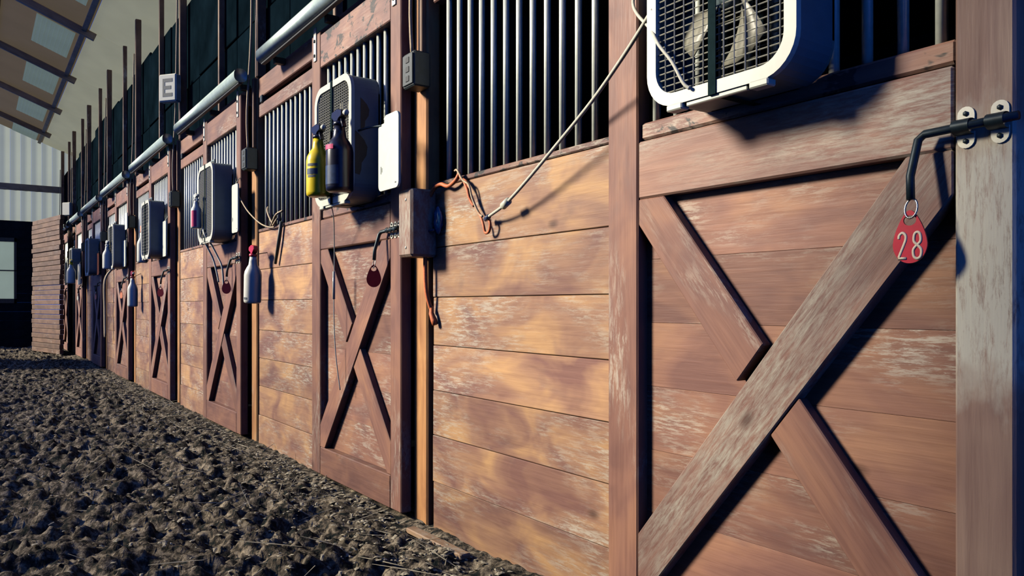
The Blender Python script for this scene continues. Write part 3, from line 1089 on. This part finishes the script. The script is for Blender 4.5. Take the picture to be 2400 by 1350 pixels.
# ------------------------------------------------------------------ bottles
def spray_bottle(label, x, y, z0, h, r, body, head, rot=0.0, tilt=0.0, patches=(), sx=1.0, hook=None, group='bottles hung along the stalls', name='spray_bottle', flip=1):
    p = thing(name, label, 'bottle', (x, y, z0), group)
    base = T(x, y, z0) @ Matrix.Rotation(tilt, 4, 'X') @ Matrix.Rotation(rot, 4, 'Z')
    hb = h * 0.80
    prof = [(r * 0.80, 0), (r * 0.97, hb * 0.025), (r, hb * 0.07), (r, hb * 0.60), (r * 0.93, hb * 0.68), (r * 0.72, hb * 0.76), (r * 0.52, hb * 0.82), (r * 0.46, hb * 0.90), (r * 0.40, hb * 1.0)]
    b = link('body', lathe_mesh(prof, 'body', 24, sx, 1.0), body, p, base)
    link('neck_ring', lathe_mesh([(r * 0.46, 0), (r * 0.48, h * 0.015), (r * 0.46, h * 0.045), (r * 0.3, h * 0.05)], 'neck_ring', 16), head, p, base @ T(0, 0, hb))
    # trigger head: body wedge, nozzle, trigger lever
    z1 = hb + h * 0.045
    poly = [(-r * 0.95, h * 0.045), (-r * 0.95, h * 0.115), (-r * 0.2, h * 0.15), (r * 0.85, h * 0.135), (r * 1.0, h * 0.075), (r * 0.35, h * 0.02), (r * 0.25, 0), (-r * 0.25, 0), (-r * 0.3, h * 0.04)]
    poly = [(q[0] * flip, q[1]) for q in poly]
    if flip < 0:
        poly = poly[::-1]
    link('trigger_head', prism_mesh(poly, -r * 0.28, r * 0.28, 'trigger_head', r * 0.06), head, p, base @ T(0, 0, z1))
    tr = [(-r * 0.55, h * 0.05), (-r * 0.42, h * 0.05), (-r * 0.52, -h * 0.02), (-r * 0.80, -h * 0.085), (-r * 0.92, -h * 0.075), (-r * 0.68, -h * 0.01)]
    tr = [(q[0] * flip, q[1]) for q in tr]
    if flip < 0:
        tr = tr[::-1]
    link('trigger', prism_mesh(tr, -r * 0.15, r * 0.15, 'trigger', 0.0), head, p, base @ T(0, 0, z1))
    link('nozzle', lathe_mesh([(r * 0.2, 0), (r * 0.22, r * 0.25), (r * 0.15, r * 0.4)], 'nozzle', 10), 'white_plastic' if head != 'red_plastic' else head, p,
         base @ T(0, -flip * r * 0.95, z1 + h * 0.08) @ Matrix.Rotation(math.pi / 2 * flip, 4, 'X'))
    # loop of wire from the neck to whatever the bottle hangs on
    if hook:
        q0 = Vector((x, y, z0 + hb * 0.97))
        tube('hang_wire', [q0, q0 + Vector((0.012, 0, 0.02)), Vector((hook[0] - 0.004, hook[1], hook[2])), Vector(hook)], 0.003, 'dark_iron', p, 5, sub=3)
    # printed label patches wrapped around the body
    for (a0, a1, za, zb, mat) in patches:
        v, f = [], []
        n = 10
        for i in range(n + 1):
            a = a0 + (a1 - a0) * i / n
            for zz in (za * hb, zb * hb):
                v.append((-(r * 1.012) * math.cos(a) * sx, (r * 1.012) * math.sin(a), zz))
        for i in range(n):
            f.append((2 * i, 2 * i + 1, 2 * i + 3, 2 * i + 2))
        link('label_print', mesh_from(v, f, 'label_print', True), mat, b, base)
    return p


spray_bottle('yellow bottle with black spray head hanging on the fan', -0.266, 3.505, 1.462, 0.345, 0.056, 'yellow_plastic', 'black_plastic', 0.0, 0.0,
             ((-1.15, -0.15, 0.50, 0.545, 'ink'), (-1.15, -0.1, 0.36, 0.46, 'blue_label'), (-1.0, -0.2, 0.31, 0.35, 'ink')))
spray_bottle('black spray bottle with pink print hanging beside the yellow bottle', -0.268, 3.240, 1.452, 0.37, 0.061, 'black_plastic', 'black_plastic', 0.0, 0.0,
             ((-0.7, 0.2, 0.62, 0.69, 'pink_print'), (-1.1, 0.3, 0.10, 0.38, 'blue_label'), (0.45, 0.95, 0.02, 0.36, 'white_plastic')))
spray_bottle('white spray bottle with red trigger hanging by the second post', -0.098, 5.13, 0.962, 0.385, 0.056, 'white_plastic', 'red_plastic', 0.0, 0.06,
             ((-0.6, 0.0, 0.08, 0.13, 'ink'),), flip=-1, hook=(0.003, 5.13, 1.30))
spray_bottle('pale yellow bottle with dark head on the post past the fourth door', -0.09, 9.86, 0.93, 0.42, 0.055, 'white_plastic', 'dark_red_tag', hook=(0.003, 9.86, 1.32))
spray_bottle('white bottle hanging on the fourth stall front beside the fan', -0.07, 9.35, 1.42, 0.42, 0.055, 'paper_white', 'orange_twine', hook=(0.012, 9.35, 1.82))
spray_bottle('small pink and white bottle on the third fan', -0.25, 6.02, 1.52, 0.26, 0.038, 'white_plastic', 'white_plastic', 0.0, 0.0, ((-1.4, -0.3, 0.05, 0.62, 'pink_print'),))
spray_bottle('pale bottle hanging on the fifth stall fan', -0.24, 10.75, 1.40, 0.36, 0.055, 'paper_white', 'white_plastic')
spray_bottle('yellow capped white jug on the seventh stall fan', -0.235, 15.2, 1.32, 0.42, 0.07, 'white_plastic', 'yellow_plastic', hook=(-0.06, 15.2, 1.72))


# ------------------------------------------------------------------ hanging signs
def hang_sign(label, x, y0, y1, z0, z1, mat='white_board', marks=True, notch=False, hang=True, tilt=0.0):
    yc, zc = (y0 + y1) / 2, (z0 + z1) / 2
    w, h = y1 - y0, z1 - z0
    p = thing('stall_sign', label, 'sign', (x, yc, z0), 'signs hanging by the stall doors')
    base = T(x, yc, zc) @ Matrix.Rotation(tilt, 4, 'X')
    out = rrect(w, h, min(w, h) * 0.13, 4)
    if notch:
        # shoulder cut out of the upper left corner
        out = [(a, b) for (a, b) in out if not (a > w * 0.16 and b > h * 0.40)]
        idx = 0
        out = [(w * 0.5, h * 0.36), (w * 0.44, h * 0.395), (w * 0.20, h * 0.405), (w * 0.19, h * 0.45), (w * 0.24, h * 0.46), (w * 0.12, h * 0.5)] + [q for q in rrect(w, h, min(w, h) * 0.13, 4) if not (q[0] > 0 and q[1] > 0)]
    o = link('board', prism_mesh(out, -0.005, 0.005, 'board', 0.0), mat, p, base)
    if marks:
        for (a, b, ww, hh) in ((0.36, -0.22, 0.02, 0.10), (-0.36, -0.43, 0.06, 0.016), (0.31, -0.22, 0.012, 0.06)):
            link('pen_mark', box_mesh(0.001, ww * w, hh * h, 0), 'ink', o, base @ T(-0.0056, a * w, b * h))
    if hang:
        v, f = tube_geo([(x, yc + 0.02, zc + h * 0.48), (x + 0.02, yc + 0.01, zc + h / 2 + 0.03), (-0.062, yc + 0.005, zc + h / 2 + 0.05)], 0.003, 5)
        link('hang_wire', mesh_from([q - Vector((x, yc, zc)) for q in v], f, 'hang_wire'), 'dark_iron', p, T(x, yc, zc))
    return p


hang_sign('blank white board hanging beside the fan with the bottles', -0.160, 2.868, 3.060, 1.440, 1.758, notch=True, hang=False)
hang_sign('narrow white board hanging beside the third stall fan', -0.095, 5.47, 5.62, 1.46, 1.80)
hang_sign('narrow white board hanging beside the fourth stall fan', -0.095, 7.92, 8.08, 1.42, 1.76)
hang_sign('white board hanging beside the fifth stall fan', -0.095, 10.33, 10.52, 1.42, 1.74)
hang_sign('orange sheet hanging beside the sixth stall fan', -0.095, 12.78, 13.0, 1.40, 1.72, 'orange_sheet', False)
hang_sign('white sheet hanging below the seventh stall fan', -0.12, 14.95, 15.3, 1.30, 1.66, 'paper_white', False)
hang_sign('pale sheet hanging on the farthest stall door', -0.095, 17.6, 17.95, 1.35, 1.8, 'paper_white', False)
hang_sign('small white card on the post past the fourth stall front', -0.10, 10.16, 10.32, 1.86, 2.06, 'paper_white', False, False, False)

# twisted dark wire that ties fan and white board together
tube_obj = tube('tie_wire', [(-0.20, 3.30, 1.735), (-0.17, 3.25, 1.742), (-0.168, 3.16, 1.738), (-0.166, 3.08, 1.728), (-0.162, 3.03, 1.722)], 0.005, 'dark_iron', None, 6, sub=4)
tag(tube_obj, 'twisted dark wire between the second fan and the white board', 'wire')


# ------------------------------------------------------------------ arena letter signs on the posts
def letter_sign(label, y, z0, letter):
    """White box turned on the post so that its lettered face looks up the aisle and into the arena."""
    w = T(-0.085, y, z0 + 0.135) @ Matrix.Rotation(math.radians(-52), 4, 'Z')
    p = thing('arena_letter', label, 'letter sign', (-0.12, y, z0), 'white letter boxes on the posts')
    bx = link('letter_box', box_mesh(0.20, 0.08, 0.26, 0.012).copy(), 'paper_white', p, w)
    link('bracket', box_mesh(0.06, 0.05, 0.05, 0.004), 'dark_iron', p, T(-0.03, y, z0 + 0.13))
    if letter == 'E':
        for (u0, u1, za, zb) in ((-0.05, -0.025, -0.085, 0.085), (-0.025, 0.06, 0.052, 0.085), (-0.025, 0.045, -0.016, 0.016), (-0.025, 0.06, -0.085, -0.052)):
            link('letter_stroke', box_mesh(u1 - u0, 0.002, zb - za, 0), 'ink', bx, w @ T((u0 + u1) / 2, -0.0405, (za + zb) / 2))
    return p


letter_sign('white box with letter E on the third post', 7.80, 2.86, 'E')
letter_sign('small distant white box high on a far post', 17.57, 2.72, '')


# ------------------------------------------------------------------ wooden catch block beside the second door
p = thing('catch_block', 'thick wooden door stop block screwed to the first post', 'wood block', (-0.07, 2.92, 1.15))
upright('block', -0.125, -0.001, 2.832, 2.952, 1.152, 1.435, 'wood_worn', p, 0.010)
link('screw', lathe_mesh([(0.006, 0), (0.006, 0.002), (0.003, 0.003)], 'screw', 8), 'zinc', p, T(-0.125, 2.88, 1.39) @ Matrix.Rotation(-math.pi / 2, 4, 'Y'))
link('screw', lathe_mesh([(0.006, 0), (0.006, 0.002), (0.003, 0.003)], 'screw', 8), 'zinc', p, T(-0.125, 2.88, 1.19) @ Matrix.Rotation(-math.pi / 2, 4, 'Y'))


# ------------------------------------------------------------------ twine, cords, cables
def strands(name, label, paths, r, mats, cat, at):
    p = thing(name, label, cat, at)
    for i, path in enumerate(paths):
        tube('strand', path, r if not isinstance(r, (list, tuple)) else r[i], mats[i % len(mats)], p, 6, sub=5)
    return p


strands('baling_twine', 'orange baling twine looped over the nearest stall front sill', [
    [(-0.012, 2.86, 0.92), (-0.036, 2.868, 1.02), (-0.038, 2.87, 1.20), (-0.036, 2.855, 1.36), (-0.03, 2.82, 1.428), (-0.028, 2.76, 1.447), (-0.026, 2.70, 1.432), (-0.026, 2.64, 1.448), (-0.02, 2.62, 1.475)],
    [(-0.02, 2.62, 1.475), (-0.026, 2.60, 1.452), (-0.024, 2.56, 1.43), (-0.024, 2.53, 1.38), (-0.024, 2.49, 1.32), (-0.026, 2.455, 1.285), (-0.03, 2.43, 1.25), (-0.028, 2.42, 1.222), (-0.028, 2.395, 1.225), (-0.03, 2.385, 1.255), (-0.03, 2.41, 1.282)],
    [(-0.018, 2.66, 1.49), (-0.028, 2.625, 1.485), (-0.030, 2.58, 1.44), (-0.030, 2.535, 1.415), (-0.030, 2.51, 1.36), (-0.026, 2.47, 1.30), (-0.028, 2.44, 1.285)],
    [(-0.020, 2.60, 1.455), (-0.032, 2.545, 1.40), (-0.032, 2.525, 1.36), (-0.028, 2.50, 1.33)],
], [0.0085, 0.0055, 0.0045, 0.006], ['orange_twine', 'orange_twine', 'tan_twine', 'orange_twine'], 'twine', (-0.025, 2.6, 1.2))
p = thing('twine_tail', 'frayed orange twine end hanging beside the first post', 'twine', (-0.012, 2.86, 0.86))
tube('tail', [(-0.014, 2.862, 0.945), (-0.020, 2.85, 0.915), (-0.016, 2.835, 0.885), (-0.014, 2.828, 0.868)], [0.007, 0.011, 0.014, 0.013], 'orange_twine', p, 6)

# white fan cord with coupling
p = thing('fan_cord', 'pale fan cord with a coupling, slanting from twine to the nearest fan', 'cord', (-0.04, 2.40, 1.27))
tube('cable', [(-0.035, 2.395, 1.277), (-0.048, 2.33, 1.287), (-0.058, 2.24, 1.310), (-0.075, 2.10, 1.365), (-0.098, 1.90, 1.455), (-0.125, 1.70, 1.545), (-0.16, 1.53, 1.625), (-0.205, 1.375, 1.693)], 0.0058, 'white_cord', p, 8, sub=5)
cp = tube('coupling', [(-0.055, 2.262, 1.303), (-0.060, 2.222, 1.317)], 0.0135, 'fan_white', p, 10)
tube('tie', [(-0.030, 2.415, 1.272), (-0.040, 2.378, 1.278)], 0.0095, 'blue_label', p, 8)
tube('loop_cable', [(-0.09, 1.56, 1.83), (-0.12, 1.535, 1.775), (-0.165, 1.47, 1.715), (-0.20, 1.39, 1.648), (-0.222, 1.34, 1.590), (-0.222, 1.295, 1.535), (-0.220, 1.262, 1.478), (-0.216, 1.245, 1.462)], 0.0045, 'white_cord', p, 8, sub=5)

# blue plastic wrap tied at the edge of the boards
bm = bmesh.new()
bmesh.ops.create_icosphere(bm, subdivisions=3, radius=1.0)
for v in bm.verts:
    n_ = noise.noise(v.co * 2.6) * 0.35
    v.co = Vector((v.co.x * 0.016 * (1 + n_), v.co.y * 0.026 * (1 + n_), v.co.z * 0.058 * (1 + 0.6 * n_)))
p = thing('blue_wrap', 'crumpled blue plastic tied at the edge of the nearest stall front', 'plastic wrap', (-0.018, 2.80, 1.23))
link('wrap', bm_mesh(bm, 'wrap', True), 'blue_plastic', p, T(-0.018, 2.795, 1.30))
tube('tie_cord', [(-0.035, 2.80, 1.262), (-0.045, 2.86, 1.258), (-0.040, 2.90, 1.264)], 0.006, 'blue_label', p, 6)

# clear string with a tube hanging below the second fan
p = thing('clear_string', 'thin clear string hanging in front of the X-braced second door', 'string', (-0.11, 3.69, 0.5))
tube('string', [(-0.20, 3.52, 1.44), (-0.16, 3.58, 1.38), (-0.12, 3.67, 1.25), (-0.108, 3.70, 1.10), (-0.108, 3.705, 0.9), (-0.10, 3.70, 0.7), (-0.085, 3.68, 0.52)], 0.0026, 'clear_plastic', p, 6, sub=5)
tube('plastic_tube', [(-0.110, 3.70, 1.12), (-0.109, 3.703, 0.98)], 0.007, 'clear_plastic', p, 8)

# cable and frayed rope over the second stall front
p = thing('loose_cable', 'thin cable sagging from the third door post to the second stall front', 'cord', (-0.05, 5.5, 1.5))
tube('cable', [(-0.08, 5.52, 1.72), (-0.07, 5.35, 1.60), (-0.05, 5.15, 1.50), (-0.03, 5.02, 1.46), (-0.02, 4.92, 1.452)], 0.005, 'tan_twine', p, 6, sub=4)
strands('rope_scrap', 'frayed tan rope scrap tied to the bars of the second stall front', [
    [(0.0, 5.12, 1.60), (-0.015, 5.08, 1.57), (-0.015, 5.03, 1.52), (-0.012, 4.98, 1.478)],
    [(-0.01, 5.02, 1.47), (-0.02, 4.94, 1.50), (-0.02, 4.88, 1.53), (0.005, 4.83, 1.55)],
    [(-0.01, 4.98, 1.47), (-0.02, 4.93, 1.475), (-0.02, 4.87, 1.50)]], 0.007, ['tan_twine'], 'rope', (-0.01, 5.0, 1.47))
p = thing('hoof_pick', 'dark slender stick hanging on the second stall front', 'stick', (-0.02, 4.9, 1.2))
tube('stick', [(-0.018, 4.79, 1.475), (-0.02, 4.83, 1.36), (-0.02, 4.90, 1.215)], [0.012, 0.012, 0.009], 'box_dark', p, 8)

# white halter rope loops below the third fan
strands('white_rope', 'white rope loops dangling below the third fan', [
    [(-0.21, 5.98, 1.52), (-0.22, 6.02, 1.46), (-0.20, 5.97, 1.41), (-0.15, 5.95, 1.30), (-0.13, 5.92, 1.20), (-0.12, 5.90, 1.12)],
    [(-0.21, 5.98, 1.52), (-0.22, 5.90, 1.47), (-0.18, 5.88, 1.40), (-0.14, 5.84, 1.30), (-0.12, 5.80, 1.22), (-0.11, 5.80, 1.08)]], 0.007, ['white_cord'], 'rope', (-0.2, 5.95, 1.2))

# pale lead rope doubled over the fifth door
strands('lead_rope', 'pale lead rope hanging straight down beside the fifth stall door', [
    [(-0.003, 12.05, 1.47), (-0.10, 12.06, 1.30), (-0.10, 12.08, 0.90), (-0.10, 12.05, 0.52)],
    [(-0.003, 12.05, 1.47), (-0.10, 12.12, 1.30), (-0.10, 12.14, 0.90), (-0.10, 12.12, 0.60), (-0.10, 12.08, 0.50)]], 0.014, ['tan_twine'], 'rope', (-0.1, 12.08, 0.5))

# a stray clod / board scrap at the foot of the first post
p = thing('board_scrap', 'pale board scrap lying in the sand at the first post', 'wood scrap', (-0.11, 2.80, 0.02))
box('plank', -0.13, -0.085, 2.45, 2.85, 0.004, 0.026, 'wood_pale', p, 0.004, Matrix.Rotation(0.06, 4, 'Z') @ Matrix.Rotation(0.03, 4, 'X'))
